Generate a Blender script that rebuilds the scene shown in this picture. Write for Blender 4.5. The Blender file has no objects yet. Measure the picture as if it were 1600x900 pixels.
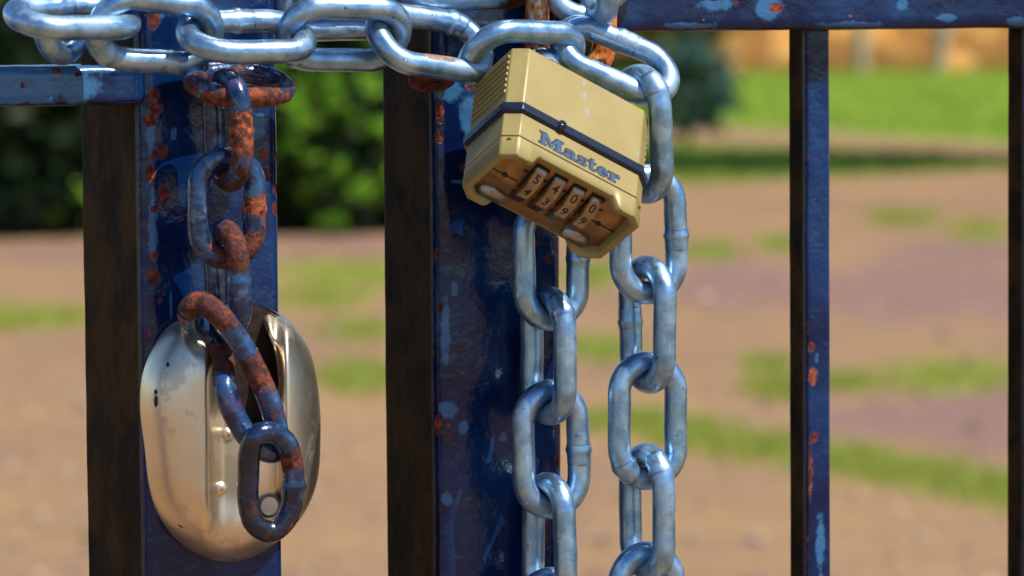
import bpy, bmesh, math, random
from mathutils import Vector, Matrix, noise
R_ = math.radians
random.seed(7)
scn = bpy.context.scene
COL = scn.collection

# ------------------------------------------------------------------ camera
FPX = 6000.0                      # focal length in pixels of the 1600 px photograph (135 mm lens)
PITCH = math.atan(430 / FPX)
CAM_H = 1.30
cam_rot = Matrix.Rotation(math.pi / 2 - PITCH, 4, 'X') @ Matrix.Rotation(R_(-0.45), 4, 'Z')
CAM = Matrix.Translation((0, 0, CAM_H)) @ cam_rot
cd = bpy.data.cameras.new('camera')
cd.sensor_width = 36; cd.lens = 36 * FPX / 1600
cd.clip_start = 0.05; cd.clip_end = 6000
cd.dof.use_dof = True; cd.dof.focus_distance = 1.37; cd.dof.aperture_fstop = 16
cd.dof.aperture_blades = 0
cam = bpy.data.objects.new('camera', cd); COL.objects.link(cam)
cam.matrix_world = CAM
scn.camera = cam
CAM_I = CAM.inverted()

# ------------------------------------------------------------------ world + sun
SUN_EL, SUN_AZ = 56.0, 62.0        # azimuth: degrees to the right of straight behind the camera
sdir = Vector((math.sin(R_(SUN_AZ)) * math.cos(R_(SUN_EL)), -math.cos(R_(SUN_AZ)) * math.cos(R_(SUN_EL)), math.sin(R_(SUN_EL))))
w = bpy.data.worlds.new('World'); scn.world = w; w.use_nodes = True
nt = w.node_tree
bg = nt.nodes['Background']
sky = nt.nodes.new('ShaderNodeTexSky'); sky.sky_type = 'NISHITA'; sky.sun_disc = False
sky.sun_elevation = R_(SUN_EL)
sky.sun_rotation = R_(180 - SUN_AZ)
sky.air_density = 1.0; sky.dust_density = 0.2; sky.ozone_density = 7.0
nt.links.new(sky.outputs[0], bg.inputs[0]); bg.inputs[1].default_value = 0.12
sd = bpy.data.lights.new('sun', 'SUN'); sd.energy = 5.0; sd.angle = R_(0.5); sd.color = (1.0, 0.95, 0.86)
sun = bpy.data.objects.new('sun', sd); COL.objects.link(sun)
sun.rotation_euler = sdir.to_track_quat('Z', 'Y').to_euler()
scn.view_settings.view_transform = 'Standard'; scn.view_settings.look = 'None'
scn.view_settings.exposure = 0.4; scn.view_settings.gamma = 1.0
scn.view_settings.use_curve_mapping = False
scn.cycles.max_bounces = 6

# ------------------------------------------------------------------ frames
def ray(px, py):
    return (cam_rot.to_3x3() @ Vector(((px - 800) / FPX, -(py - 450) / FPX, -1.0)))
def project(P):
    q = CAM_I @ Vector(P)
    return 800 + FPX * q.x / -q.z, 450 - FPX * q.y / -q.z
def ground(px, py, z=0.0):
    r = ray(px, py); t = (z - CAM_H) / r.z
    return Vector((r.x * t, r.y * t, z))
TH = R_(25.5)
P0 = Vector((0, 0, CAM_H)) + ray(800, 450) * 1.40
GM = Matrix.Translation((P0.x, P0.y, 0)) @ Matrix.Rotation(TH, 4, 'Z')     # gate frame: u along the gate, v away from the viewer, z up
GI = GM.inverted()
cg = GI @ Vector((0, 0, CAM_H))
GR = GI.to_3x3()
def G(px, py, v=0.0):
    "point in gate coordinates where the sight line meets the plane v (metres)"
    r = GR @ ray(px, py); t = (v - cg.y) / r.y
    return cg + r * t
def gproj(p):
    return project(GM @ Vector(p))

# ------------------------------------------------------------------ object helpers
def setp(o, label=None, cat=None, group=None, kind=None):
    if label: o['label'] = label
    if cat: o['category'] = cat
    if group: o['group'] = group
    if kind: o['kind'] = kind
    return o
def empty(name, M, label, cat, group=None):
    o = bpy.data.objects.new(name, None); COL.objects.link(o); o.matrix_world = M
    o.empty_display_size = 0.02
    return setp(o, label, cat, group)
def mesh_obj(name, verts, faces, m, parent=None, smooth=True, attrs=None, M=None):
    me = bpy.data.meshes.new(name); me.from_pydata([tuple(v) for v in verts], [], faces); me.update()
    if smooth: me.polygons.foreach_set('use_smooth', [True] * len(me.polygons))
    if attrs:
        for k, vals in attrs.items():
            a = me.attributes.new(k, 'FLOAT', 'POINT'); a.data.foreach_set('value', vals)
    me.materials.append(m)
    return link_obj(name, me, parent, M)
def link_obj(name, me, parent=None, M=None):
    o = bpy.data.objects.new(name, me); COL.objects.link(o)
    if parent: o.parent = parent
    if M is not None: o.matrix_local = M
    return o
def bm_obj(name, bm, m, parent=None, M=None, smooth=False, angle=None):
    me = bpy.data.meshes.new(name); bm.to_mesh(me); bm.free()
    if smooth: me.polygons.foreach_set('use_smooth', [True] * len(me.polygons))
    if angle: me.set_sharp_from_angle(angle=R_(angle))
    me.materials.append(m)
    return link_obj(name, me, parent, M)

# ------------------------------------------------------------------ material helpers
class NB:
    def __init__(s, name):
        s.m = bpy.data.materials.new(name); s.m.use_nodes = True; s.t = s.m.node_tree
        s.b = s.t.nodes['Principled BSDF']; s.x = 0
    def n(s, typ, **k):
        nd = s.t.nodes.new(typ)
        for a, v in k.items(): setattr(nd, a, v)
        return nd
    def l(s, a, b): s.t.links.new(a, b)
    def put(s, sock, v):
        if v is None: return
        if isinstance(v, bpy.types.NodeSocket): s.l(v, sock)
        elif isinstance(v, (tuple, list)) and len(v) == 3 and sock.type == 'RGBA': sock.default_value = (*v, 1)
        else: sock.default_value = v
    def math(s, op, a, b=0.0, clamp=False):
        nd = s.n('ShaderNodeMath', operation=op); nd.use_clamp = clamp
        s.put(nd.inputs[0], a); s.put(nd.inputs[1], b); return nd.outputs[0]
    def coord(s, rnd=True):
        tc = s.n('ShaderNodeTexCoord'); out = tc.outputs['Object']
        if rnd:
            oi = s.n('ShaderNodeObjectInfo'); sc = s.n('ShaderNodeVectorMath', operation='SCALE')
            cx = s.n('ShaderNodeCombineXYZ')
            s.l(oi.outputs['Random'], cx.inputs[0]); s.l(oi.outputs['Random'], cx.inputs[1])
            s.l(cx.outputs[0], sc.inputs[0]); sc.inputs['Scale'].default_value = 3.7
            ad = s.n('ShaderNodeVectorMath', operation='ADD'); s.l(out, ad.inputs[0]); s.l(sc.outputs[0], ad.inputs[1])
            out = ad.outputs[0]
        return out
    def noise(s, vec, scale, detail=4, rough=0.55, dist=0.0):
        nd = s.n('ShaderNodeTexNoise'); s.l(vec, nd.inputs['Vector'])
        nd.inputs['Scale'].default_value = scale; nd.inputs['Detail'].default_value = detail
        nd.inputs['Roughness'].default_value = rough; nd.inputs['Distortion'].default_value = dist
        return nd.outputs['Fac']
    def voro(s, vec, scale, feature='F1'):
        nd = s.n('ShaderNodeTexVoronoi', feature=feature); s.l(vec, nd.inputs['Vector'])
        nd.inputs['Scale'].default_value = scale
        return nd.outputs['Distance']
    def stretch(s, vec, sx, sy, sz):
        nd = s.n('ShaderNodeVectorMath', operation='MULTIPLY'); s.l(vec, nd.inputs[0]); nd.inputs[1].default_value = (sx, sy, sz)
        return nd.outputs[0]
    def ramp(s, f, a, b):
        "smooth 0..1 between a and b"
        nd = s.n('ShaderNodeMapRange', interpolation_type='SMOOTHSTEP'); s.put(nd.inputs['Value'], f)
        nd.inputs['From Min'].default_value = a; nd.inputs['From Max'].default_value = b
        return nd.outputs[0]
    def mix(s, f, a, b):
        nd = s.n('ShaderNodeMix', data_type='RGBA'); s.put(nd.inputs[0], f); s.put(nd.inputs[6], a); s.put(nd.inputs[7], b)
        return nd.outputs[2]
    def fmix(s, f, a, b):
        nd = s.n('ShaderNodeMix', data_type='FLOAT'); s.put(nd.inputs[0], f); s.put(nd.inputs[2], a); s.put(nd.inputs[3], b)
        return nd.outputs[0]
    def attr(s, name):
        nd = s.n('ShaderNodeAttribute', attribute_name=name); return nd.outputs['Fac']
    def bump(s, h, strength=0.3, dist=0.001, prev=None):
        nd = s.n('ShaderNodeBump'); s.put(nd.inputs['Height'], h); nd.inputs['Strength'].default_value = strength
        nd.inputs['Distance'].default_value = dist
        if prev is not None: s.l(prev, nd.inputs['Normal'])
        return nd.outputs[0]
    def out(s, col=None, rough=None, metal=None, normal=None, coat=None, spec=None, **k):
        i = s.b.inputs
        s.put(i['Base Color'], col); s.put(i['Roughness'], rough); s.put(i['Metallic'], metal)
        if normal is not None: s.l(normal, i['Normal'])
        if coat is not None: s.put(i['Coat Weight'], coat); i['Coat Roughness'].default_value = 0.12
        s.put(i['Specular IOR Level'], spec)
        for kk, v in k.items(): s.put(i[kk.replace('_', ' ')], v)
        return s.m

def rust_colour(b, c, dark=(0.055, 0.012, 0.008), mid=(0.20, 0.042, 0.016), light=(0.42, 0.12, 0.03), sc=420):
    n1 = b.noise(c, sc, 5, 0.65); n2 = b.noise(c, sc * 0.22, 3)
    r = b.mix(b.ramp(n1, 0.35, 0.6), dark, mid)
    return b.mix(b.ramp(b.math('MULTIPLY', n2, n1), 0.24, 0.40), r, light)

def mat_gate_paint():
    b = NB('gate_blue_gloss_paint'); c = b.coord()
    n = b.noise(c, 28, 4); st = b.noise(b.stretch(c, 1, 1, 0.18), 90, 4)
    base = b.mix(b.ramp(n, 0.35, 0.65), (0.0010, 0.007, 0.044), (0.0030, 0.025, 0.100))
    base = b.mix(b.math('MULTIPLY', b.ramp(st, 0.52, 0.72), 0.3), base, (0.006, 0.055, 0.16))
    # faded purple-grey bloom
    base = b.mix(b.math('MULTIPLY', b.ramp(b.noise(c, 46, 3), 0.56, 0.7), 0.15), base, (0.02, 0.03, 0.11))
    # pale worn marks, plus sunlit paleness painted on left rail and post
    wear_sunlit = b.attr('wear_sunlit'); wm = b.ramp(b.math('ADD', wear_sunlit, b.math('MULTIPLY', b.noise(c, 260, 4), 1.1)), 0.98, 1.3)
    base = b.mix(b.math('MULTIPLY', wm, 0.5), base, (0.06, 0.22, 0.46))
    # dirt and shade painted brown onto left faces and rail undersides
    gr = b.attr('shade_grime')
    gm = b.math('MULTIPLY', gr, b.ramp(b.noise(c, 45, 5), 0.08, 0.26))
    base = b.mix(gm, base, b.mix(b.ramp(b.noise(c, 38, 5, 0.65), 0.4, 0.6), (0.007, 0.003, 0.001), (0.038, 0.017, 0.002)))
    # rust chips
    ch = b.math('ADD', b.attr('chip'), b.math('MULTIPLY', b.math('SUBTRACT', b.noise(c, 330, 5, 0.6), 0.5), 0.9))
    rnd = b.ramp(b.noise(c, 75, 5, 0.7), 0.755, 0.77)
    cm = b.math('MAXIMUM', b.ramp(ch, 0.48, 0.52), rnd)
    halo = b.math('MAXIMUM', b.ramp(ch, 0.36, 0.50), 0.0)
    base = b.mix(b.math('MULTIPLY', halo, 0.5), base, (0.09, 0.05, 0.13))
    rc = rust_colour(b, c, (0.04, 0.008, 0.008), (0.14, 0.024, 0.016), (0.28, 0.07, 0.035))
    col = b.mix(cm, base, rc)
    ro = b.fmix(cm, b.fmix(b.noise(c, 120, 3), 0.08, 0.26), 0.85)
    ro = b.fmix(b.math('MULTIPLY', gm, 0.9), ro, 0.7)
    # paint runs, orange peel, blisters, craters
    h = b.math('ADD', b.math('MULTIPLY', b.noise(c, 60, 4, 0.6), 1.3), b.math('MULTIPLY', b.noise(c, 240, 3), 0.14))
    bl = b.ramp(b.voro(c, 95), 0.16, 0.02)
    bl = b.math('MULTIPLY', bl, b.ramp(b.noise(c, 34, 2), 0.55, 0.62))
    h = b.math('ADD', h, b.math('MULTIPLY', bl, 0.8))
    h = b.math('SUBTRACT', h, b.math('MULTIPLY', cm, 0.9))
    h = b.math('ADD', h, b.math('MULTIPLY', b.math('MULTIPLY', cm, b.noise(c, 900, 4)), 0.7))
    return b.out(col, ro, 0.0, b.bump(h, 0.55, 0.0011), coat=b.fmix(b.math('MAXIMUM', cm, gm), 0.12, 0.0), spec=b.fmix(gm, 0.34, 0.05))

def mat_zinc():
    b = NB('galvanised_steel'); c = b.coord()
    n = b.noise(c, 130, 5, 0.6)
    col = b.mix(b.ramp(n, 0.35, 0.68), (0.18, 0.33, 0.50), (0.38, 0.54, 0.69))
    # chalky dull patches
    dp = b.ramp(b.noise(c, 70, 4, 0.6), 0.50, 0.66)
    col = b.mix(b.math('MULTIPLY', dp, 0.6), col, (0.25, 0.36, 0.49))
    sp = b.ramp(b.noise(b.stretch(c, 1, 1, 1), 420, 4, 0.6), 0.665, 0.72)
    col = b.mix(b.math('MULTIPLY', sp, 0.85), col, (0.035, 0.04, 0.06))
    col = b.mix(b.math('MULTIPLY', b.ramp(b.attr('seam'), 0.3, 0.8), 0.6), col, (0.06, 0.07, 0.10))
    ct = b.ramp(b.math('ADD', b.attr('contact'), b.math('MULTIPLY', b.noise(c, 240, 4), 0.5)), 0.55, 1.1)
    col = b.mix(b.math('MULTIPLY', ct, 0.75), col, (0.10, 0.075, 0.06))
    scr = b.ramp(b.noise(b.stretch(c, 1, 7, 7), 130, 2, 0.5), 0.66, 0.70)
    col = b.mix(b.math('MULTIPLY', scr, 0.45), col, (0.62, 0.70, 0.78))
    ra = b.math('ADD', b.attr('rust'), b.math('MULTIPLY', b.math('SUBTRACT', b.noise(c, 300, 4), 0.5), 0.8))
    rnd = b.ramp(b.noise(c, 110, 5, 0.7), 0.70, 0.74)
    rm = b.math('MAXIMUM', b.ramp(ra, 0.42, 0.56), b.math('MULTIPLY', rnd, 0.6))
    col = b.mix(b.math('MULTIPLY', rm, 0.85), col, rust_colour(b, c, (0.12, 0.04, 0.02), (0.34, 0.12, 0.05), (0.50, 0.22, 0.10)))
    ro = b.fmix(dp, b.fmix(n, 0.28, 0.40), 0.52)
    ro = b.fmix(rm, ro, 0.6)
    me = b.fmix(rm, b.fmix(dp, 0.90, 0.62), 0.1)
    h = b.math('ADD', b.math('MULTIPLY', b.noise(c, 90, 3), 0.7), b.math('MULTIPLY', b.noise(c, 700, 4, 0.6), 0.12))
    h = b.math('SUBTRACT', h, b.math('MULTIPLY', sp, 0.15))
    return b.out(col, ro, me, b.bump(h, 0.5, 0.0009), coat=b.fmix(rm, 0.15, 0.0), spec=0.6)

def mat_old_chain():
    b = NB('rusted_blue_painted_steel'); c = b.coord()
    n = b.noise(c, 90, 4)
    base = b.mix(b.ramp(n, 0.35, 0.65), (0.005, 0.014, 0.055), (0.022, 0.070, 0.18))
    base = b.mix(b.math('MULTIPLY', b.ramp(b.noise(c, 160, 4), 0.55, 0.66), 0.6), base, (0.10, 0.17, 0.30))
    base = b.mix(b.math('MULTIPLY', b.ramp(b.noise(c, 120, 3), 0.58, 0.7), 0.6), base, (0.10, 0.05, 0.14))
    base = b.mix(b.attr('near_black'), base, (0.004, 0.006, 0.018))  # near-black blue over part of a link
    ra = b.math('ADD', b.attr('rust'), b.math('MULTIPLY', b.math('SUBTRACT', b.noise(c, 150, 8, 0.78, 0.4), 0.5), 2.0))
    rm = b.ramp(ra, 0.50, 0.55)
    col = b.mix(rm, base, rust_colour(b, c, (0.022, 0.005, 0.004), (0.095, 0.016, 0.007), (0.22, 0.045, 0.014), 420))
    col = b.mix(b.math('MULTIPLY', b.math('MULTIPLY', b.attr('orange'), rm), b.ramp(b.noise(c, 380, 4), 0.42, 0.62)), col, (0.46, 0.10, 0.015))
    ro = b.fmix(rm, b.fmix(n, 0.16, 0.36), 0.78)
    h = b.math('ADD', b.math('MULTIPLY', b.noise(c, 120, 4), 0.9), b.math('MULTIPLY', b.math('MULTIPLY', rm, b.noise(c, 900, 4, 0.7)), 0.55))
    h = b.math('SUBTRACT', h, b.math('MULTIPLY', rm, 0.35))
    return b.out(col, ro, b.fmix(rm, 0.25, 0.0), b.bump(h, 0.85, 0.0014), coat=b.fmix(rm, 0.5, 0.0))

def mat_orange_rust():
    b = NB('orange_rusted_zinc'); c = b.coord()
    st = b.ramp(b.noise(b.stretch(c, 0.25, 1, 1), 260, 4, 0.6), 0.54, 0.62)
    rc = rust_colour(b, c, (0.24, 0.05, 0.012), (0.68, 0.19, 0.025), (0.85, 0.36, 0.07), 380)
    col = b.mix(st, rc, (0.42, 0.46, 0.50))
    h = b.math('ADD', b.noise(c, 160, 4), b.math('MULTIPLY', b.noise(c, 900, 4, 0.7), 0.4))
    return b.out(col, b.fmix(st, 0.42, 0.3), b.fmix(st, 0.15, 0.8), b.bump(h, 0.6, 0.0008), coat=0.25)

def mat_stainless():
    b = NB('polished_stainless_steel'); c = b.coord()
    sm = b.noise(c, 30, 3); br = b.noise(b.stretch(c, 14, 1, 0.8), 60, 3)
    col = b.mix(b.ramp(sm, 0.3, 0.7), (0.68, 0.57, 0.42), (0.80, 0.69, 0.54))
    ch = b.math('ADD', b.attr('chip'), b.math('MULTIPLY', b.math('SUBTRACT', b.noise(c, 300, 5), 0.5), 0.9))
    bk = b.ramp(ch, 0.5, 0.56)
    sp = b.ramp(b.noise(c, 480, 3), 0.745, 0.765)
    bk = b.math('MAXIMUM', bk, b.math('MULTIPLY', sp, 0.7))
    stn = b.ramp(b.noise(c, 62, 6, 0.7), 0.56, 0.60)
    col = b.mix(b.math('MULTIPLY', stn, 0.30), col, (0.34, 0.27, 0.20))
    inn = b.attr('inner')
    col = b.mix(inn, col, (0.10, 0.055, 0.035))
    col = b.mix(bk, col, (0.01, 0.012, 0.03))
    scr = b.ramp(b.noise(b.stretch(c, 6, 1, 1.2), 210, 2, 0.5), 0.66, 0.69)
    ro = b.math('ADD', b.fmix(b.noise(c, 75, 4), 0.29, 0.42), b.math('MULTIPLY', br, 0.05))
    ro = b.math('ADD', ro, b.math('MULTIPLY', stn, 0.10))
    ro = b.fmix(bk, ro, 0.6)
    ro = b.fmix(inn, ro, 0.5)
    h = b.math('ADD', b.math('MULTIPLY', b.noise(c, 24, 2), 1.4), b.math('MULTIPLY', scr, 0.05))
    return b.out(col, ro, b.fmix(b.math('MAXIMUM', bk, inn), 1.0, 0.2), b.bump(h, 0.35, 0.0012))

def mat_brass():
    b = NB('satin_gold_enamel'); c = b.coord(False)
    n = b.noise(c, 35, 4)
    col = b.mix(b.ramp(n, 0.35, 0.7), (0.262, 0.198, 0.060), (0.300, 0.230, 0.076))
    sc = b.ramp(b.noise(b.stretch(c, 2.4, 1, 1), 210, 3), 0.735, 0.75)
    col = b.mix(sc, col, (0.5, 0.5, 0.5))
    for (sx_, sz_, sr_) in ((24.6, -3.4, 1.5), (25.4, -9.6, 1.9), (27.2, -17.0, 2.0), (50.5, -24, 1.0), (-1, -21.5, 0.7)):
        vd = b.n('ShaderNodeVectorMath', operation='DISTANCE'); b.l(b.stretch(c, 1.6, 1, 0.75), vd.inputs[0]); vd.inputs[1].default_value = (sx_ * mm * 1.6, 0, sz_ * mm * 0.75)
        dd = b.math('ADD', b.math('DIVIDE', vd.outputs['Value'], sr_ * mm), b.math('MULTIPLY', b.noise(c, 500, 4), 1.4))
        col = b.mix(b.ramp(dd, 1.55, 1.40), col, (0.26, 0.25, 0.22))
    dt = b.ramp(b.noise(c, 640, 3), 0.71, 0.74)
    col = b.mix(b.math('MULTIPLY', dt, 0.5), col, (0.12, 0.08, 0.04))
    h = b.math('ADD', b.noise(c, 45, 3), b.math('MULTIPLY', b.noise(c, 800, 3), 0.06))
    return b.out(col, b.fmix(n, 0.40, 0.52), 0.12, b.bump(h, 0.25, 0.0008), spec=0.5)
def simple(name, col, rough, metal=0.0, sc=200, amt=0.25, bs=0.2, bd=0.0004, coat=None, col2=None):
    b = NB(name); c = b.coord(); n = b.noise(c, sc, 4)
    k2 = col2 or tuple(x * (1 - amt) for x in col)
    cc = b.mix(b.ramp(n, 0.35, 0.65), col, k2)
    return b.out(cc, b.fmix(n, rough * 0.8, min(1, rough * 1.2)), metal, b.bump(b.noise(c, sc * 1.7, 3), bs, bd), coat=coat)

mm = 0.001
M_GATE = mat_gate_paint(); M_ZINC = mat_zinc(); M_OLD = mat_old_chain(); M_ORG = mat_orange_rust()
M_STEEL = mat_stainless(); M_BRASS = mat_brass()
M_BAND = simple('navy_black_rubber', (0.008, 0.013, 0.034), 0.28, 0.0, 300, 0.4, 0.3)
M_SHACK = simple('chromed_steel', (0.62, 0.68, 0.75), 0.16, 1.0, 150)
M_DIAL = simple('brown_brass_face', (0.30, 0.180, 0.080), 0.34, 0.75, 160, 0.3, 0.3, 0.0005)
M_WHEEL = simple('nickel_number_wheel', (0.36, 0.28, 0.20), 0.22, 0.95, 240, 0.25)
M_PAD = simple('bare_steel_foot', (0.36, 0.32, 0.29), 0.34, 0.85, 240, 0.25)
M_INK = simple('black_ink', (0.010, 0.010, 0.016), 0.5)
M_LETTER = simple('recessed_silver_lettering', (0.10, 0.17, 0.30), 0.30, 0.6, 400)
M_SLOT = simple('dark_slot', (0.012, 0.009, 0.008), 0.6)

def sst(a, b, x):
    t = max(0, min(1, (x - a) / (b - a))); return t * t * (3 - 2 * t)
# ------------------------------------------------------------------ padlock
Rt = cam_rot.to_3x3() @ Vector((1, 0, 0)); Dn = cam_rot.to_3x3() @ Vector((0, -1, 0)); Fw = cam_rot.to_3x3() @ Vector((0, 0, -1))
def cf(r, d, f): return Rt * r + Dn * d + Fw * f
la = cf(.8184, .4179, .3944).normalized()
lb = cf(-.5679, .4812, .6678); lb = (lb - la * lb.dot(la)).normalized()
lz = la.cross(lb)
LA = GM @ G(828, 73, -0.047)                   # upper left front corner of the lock body
LM = Matrix.Translation(LA) @ Matrix((la, lb, lz)).transposed().to_4x4() @ Matrix.Diagonal((.963, .963, .91, 1))
mm = 0.001
FW, SD, CX, CY = 51.8, 23.4, 5.0, 4.2          # flat front width, flat side, chamfer
TD = SD + 2 * CY
def octo(off=0.0):
    "lock cross-section, offset inwards by off (mm), corners only"
    o = off; k = o * 0.55
    return [(-CX + o, CY + k), (0 + k, 0 + o), (FW - k, o), (FW + CX - o, CY + k), (FW + CX - o, TD - CY - k), (FW - k, TD - o), (k, TD - o), (-CX + o, TD - CY - k)]
def dense(poly, step=1.0):
    out = []
    for i, p in enumerate(poly):
        q = poly[(i + 1) % len(poly)]; L = math.hypot(q[0] - p[0], q[1] - p[1]); n = max(1, int(L / step))
        for k in range(n): out.append((p[0] + (q[0] - p[0]) * k / n, p[1] + (q[1] - p[1]) * k / n))
    return out
def prism(name, rings, m, parent, cap=(True, True), bevel=0.0, smooth_angle=25):
    "rings: list of (polygon, z) in mm, same point count"
    bm = bmesh.new(); R = []
    for poly, z in rings:
        R.append([bm.verts.new((p[0] * mm, p[1] * mm, (z[i] if isinstance(z, list) else z) * mm)) for i, p in enumerate(poly)])
    n = len(R[0])
    for a, c in zip(R, R[1:]):
        for i in range(n): bm.faces.new((a[i], a[(i + 1) % n], c[(i + 1) % n], c[i]))
    if cap[0]: bm.faces.new(R[0])
    if cap[1]: bm.faces.new(list(reversed(R[-1])))
    bmesh.ops.recalc_face_normals(bm, faces=bm.faces)
    o = bm_obj(name, bm, m, parent, smooth=True, angle=smooth_angle)
    if bevel:
        bv = o.modifiers.new('bevel', 'BEVEL'); bv.width = bevel * mm; bv.segments = 2; bv.limit_method = 'ANGLE'; bv.angle_limit = R_(25)
        bv.harden_normals = False
    return o
lock = empty('padlock', LM, 'chunky gold combination padlock tilted forward on the silver chain, dials reading 5400', 'padlock')
prism('upper_body', [(octo(1.0), -0.0), (octo(0), -0.9), (octo(0), -29.5)], M_BRASS, lock, bevel=0.45)
prism('rubber_band', [(octo(-0.2), -29.3), (octo(-1.5), -30.2), (octo(-1.5), -33.6), (octo(-0.2), -34.6)], M_BAND, lock, bevel=0.3)
nb = prism('lower_collar', [(octo(0), -34.4), (octo(0), -45.7)], M_BRASS, lock, bevel=0.3)
prism('seam', [(octo(0.45), -45.6), (octo(0.45), -46.4)], M_SLOT, lock)
# bumper clip on the band
bmx = bmesh.new(); bmesh.ops.create_cube(bmx, size=1, matrix=Matrix.Translation((16.2 * mm, -1.6 * mm, -31.9 * mm)) @ Matrix.Rotation(R_(20), 4, 'Y') @ Matrix.Diagonal((3.2 * mm, 1.6 * mm, 5.0 * mm, 1)))
bmesh.ops.bevel(bmx, geom=bmx.edges[:], offset=0.6 * mm, segments=2, affect='EDGES')
bm_obj('band_lug', bmx, M_BAND, lock, smooth=True)
# bottom cap with cut-away rims
def capz(x, deep=-55.4, mid=-50.7):
    d = abs(x - FW / 2); t = min(1, max(0, (d - 16.5) / 3.2)); t = t * t * (3 - 2 * t)
    return mid + (deep - mid) * t
po = dense(octo(0), 0.9)
def offs(poly, src, o):
    ring = octo(o); out = []
    base = octo(0)
    idx = 0
    for i, p in enumerate(base):
        q = base[(i + 1) % 8]; L = math.hypot(q[0] - p[0], q[1] - p[1]); n = max(1, int(L / 0.9))
        p2 = ring[i]; q2 = ring[(i + 1) % 8]
        for k in range(n): out.append((p2[0] + (q2[0] - p2[0]) * k / n, p2[1] + (q2[1] - p2[1]) * k / n))
    return out
pi_ = offs(None, None, 2.9); pm = offs(None, None, 0.5); pm2 = offs(None, None, 2.4)
zs = [capz(p[0]) for p in po]
prism('bottom_cap', [(po, -46.3), (po, [z + 0.6 for z in zs]), (pm, zs), (pm2, zs), (pi_, [z + 0.5 for z in zs]), (pi_, -47.5)], M_BRASS, lock, cap=(False, False), smooth_angle=50)
# dial face with a central ridge
def sst0(t): return max(0.0, min(1.0, t))
def fz(y):  # ridge profile
    return -47.4 - 4.2 * sst0(y / (0.56 * TD)) + 0.5 * max(0, (y - 0.56 * TD) / (0.44 * TD))
bmf = bmesh.new(); ys = [1.5 + (TD - 3) * i / 24 for i in range(25)]
rows = [[bmf.verts.new((x * mm, y * mm, fz(y) * mm)) for x in (-CX + 1.5, 0, FW / 2, FW, FW + CX - 1.5)] for y in ys]
for a, c in zip(rows, rows[1:]):
    for i in range(4): bmf.faces.new((a[i], c[i], c[i + 1], a[i + 1]))
bmesh.ops.recalc_face_normals(bmf, faces=bmf.faces)
face = bm_obj('dial_face', bmf, M_DIAL, lock, smooth=True, angle=12)
def box(bm, x0, x1, y0, y1, z0, z1, bev=0.0):
    r = bmesh.ops.create_cube(bm, size=1, matrix=Matrix.Translation(((x0 + x1) / 2 * mm, (y0 + y1) / 2 * mm, (z0 + z1) / 2 * mm)) @ Matrix.Diagonal(((x1 - x0) * mm, (y1 - y0) * mm, (z1 - z0) * mm, 1)))
    if bev:
        ed = list({e for v in r['verts'] for e in v.link_edges}); bmesh.ops.bevel(bm, geom=ed, offset=bev * mm, segments=2, affect='EDGES')
# engraved index line, dots and dashes
bmk = bmesh.new(); yc = TD / 2
zr = fz(yc) - 0.15
def zat(y): return fz(y) - 0.10
for x0, x1 in ((-2.5, 10.6), (41.6, FW + 2.5)): box(bmk, x0, x1, yc - 0.22, yc + 0.22, zr - 0.1, zr + 0.4)
for x in (5.2, 46.6): bmesh.ops.create_cone(bmk, cap_ends=True, segments=20, radius1=1.0 * mm, radius2=1.0 * mm, depth=0.8 * mm, matrix=Matrix.Translation((x * mm, yc * mm, (zr + 0.1) * mm)))
WX = [14.7 + 8.2 * i for i in range(4)]        # wheel centres
yd = yc - 5.4; yw = yc + 0.2
for i in range(5):
    x = WX[0] - 4.1 + 8.2 * i
    box(bmk, x - 1.15, x + 1.15, yd - 0.55, yd + 0.55, zat(yd) - 0.12, zat(yd) + 0.5, 0.2)
for i in range(3):
    x = WX[i] + 4.1; box(bmk, x - 1.2, x + 1.2, yc - 0.14, yc + 0.14, zr, zr + 0.4)
bm_obj('index_marks', bmk, M_INK, face)
text_cache = {}
def glyph(ch, size, offset=0.0):
    cu = bpy.data.curves.new('t', 'FONT'); cu.body = ch; cu.size = size; cu.align_x = 'CENTER'; cu.align_y = 'CENTER'; cu.extrude = 0.00004; cu.offset = offset
    ob = bpy.data.objects.new('t', cu); COL.objects.link(ob); bpy.context.view_layer.update()
    me = bpy.data.meshes.new_from_object(ob.evaluated_get(bpy.context.evaluated_depsgraph_get()))
    bpy.data.objects.remove(ob); return me
RW = 12.4; AX_Z = -43.0
ap = RW * math.cos(R_(15))
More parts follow.
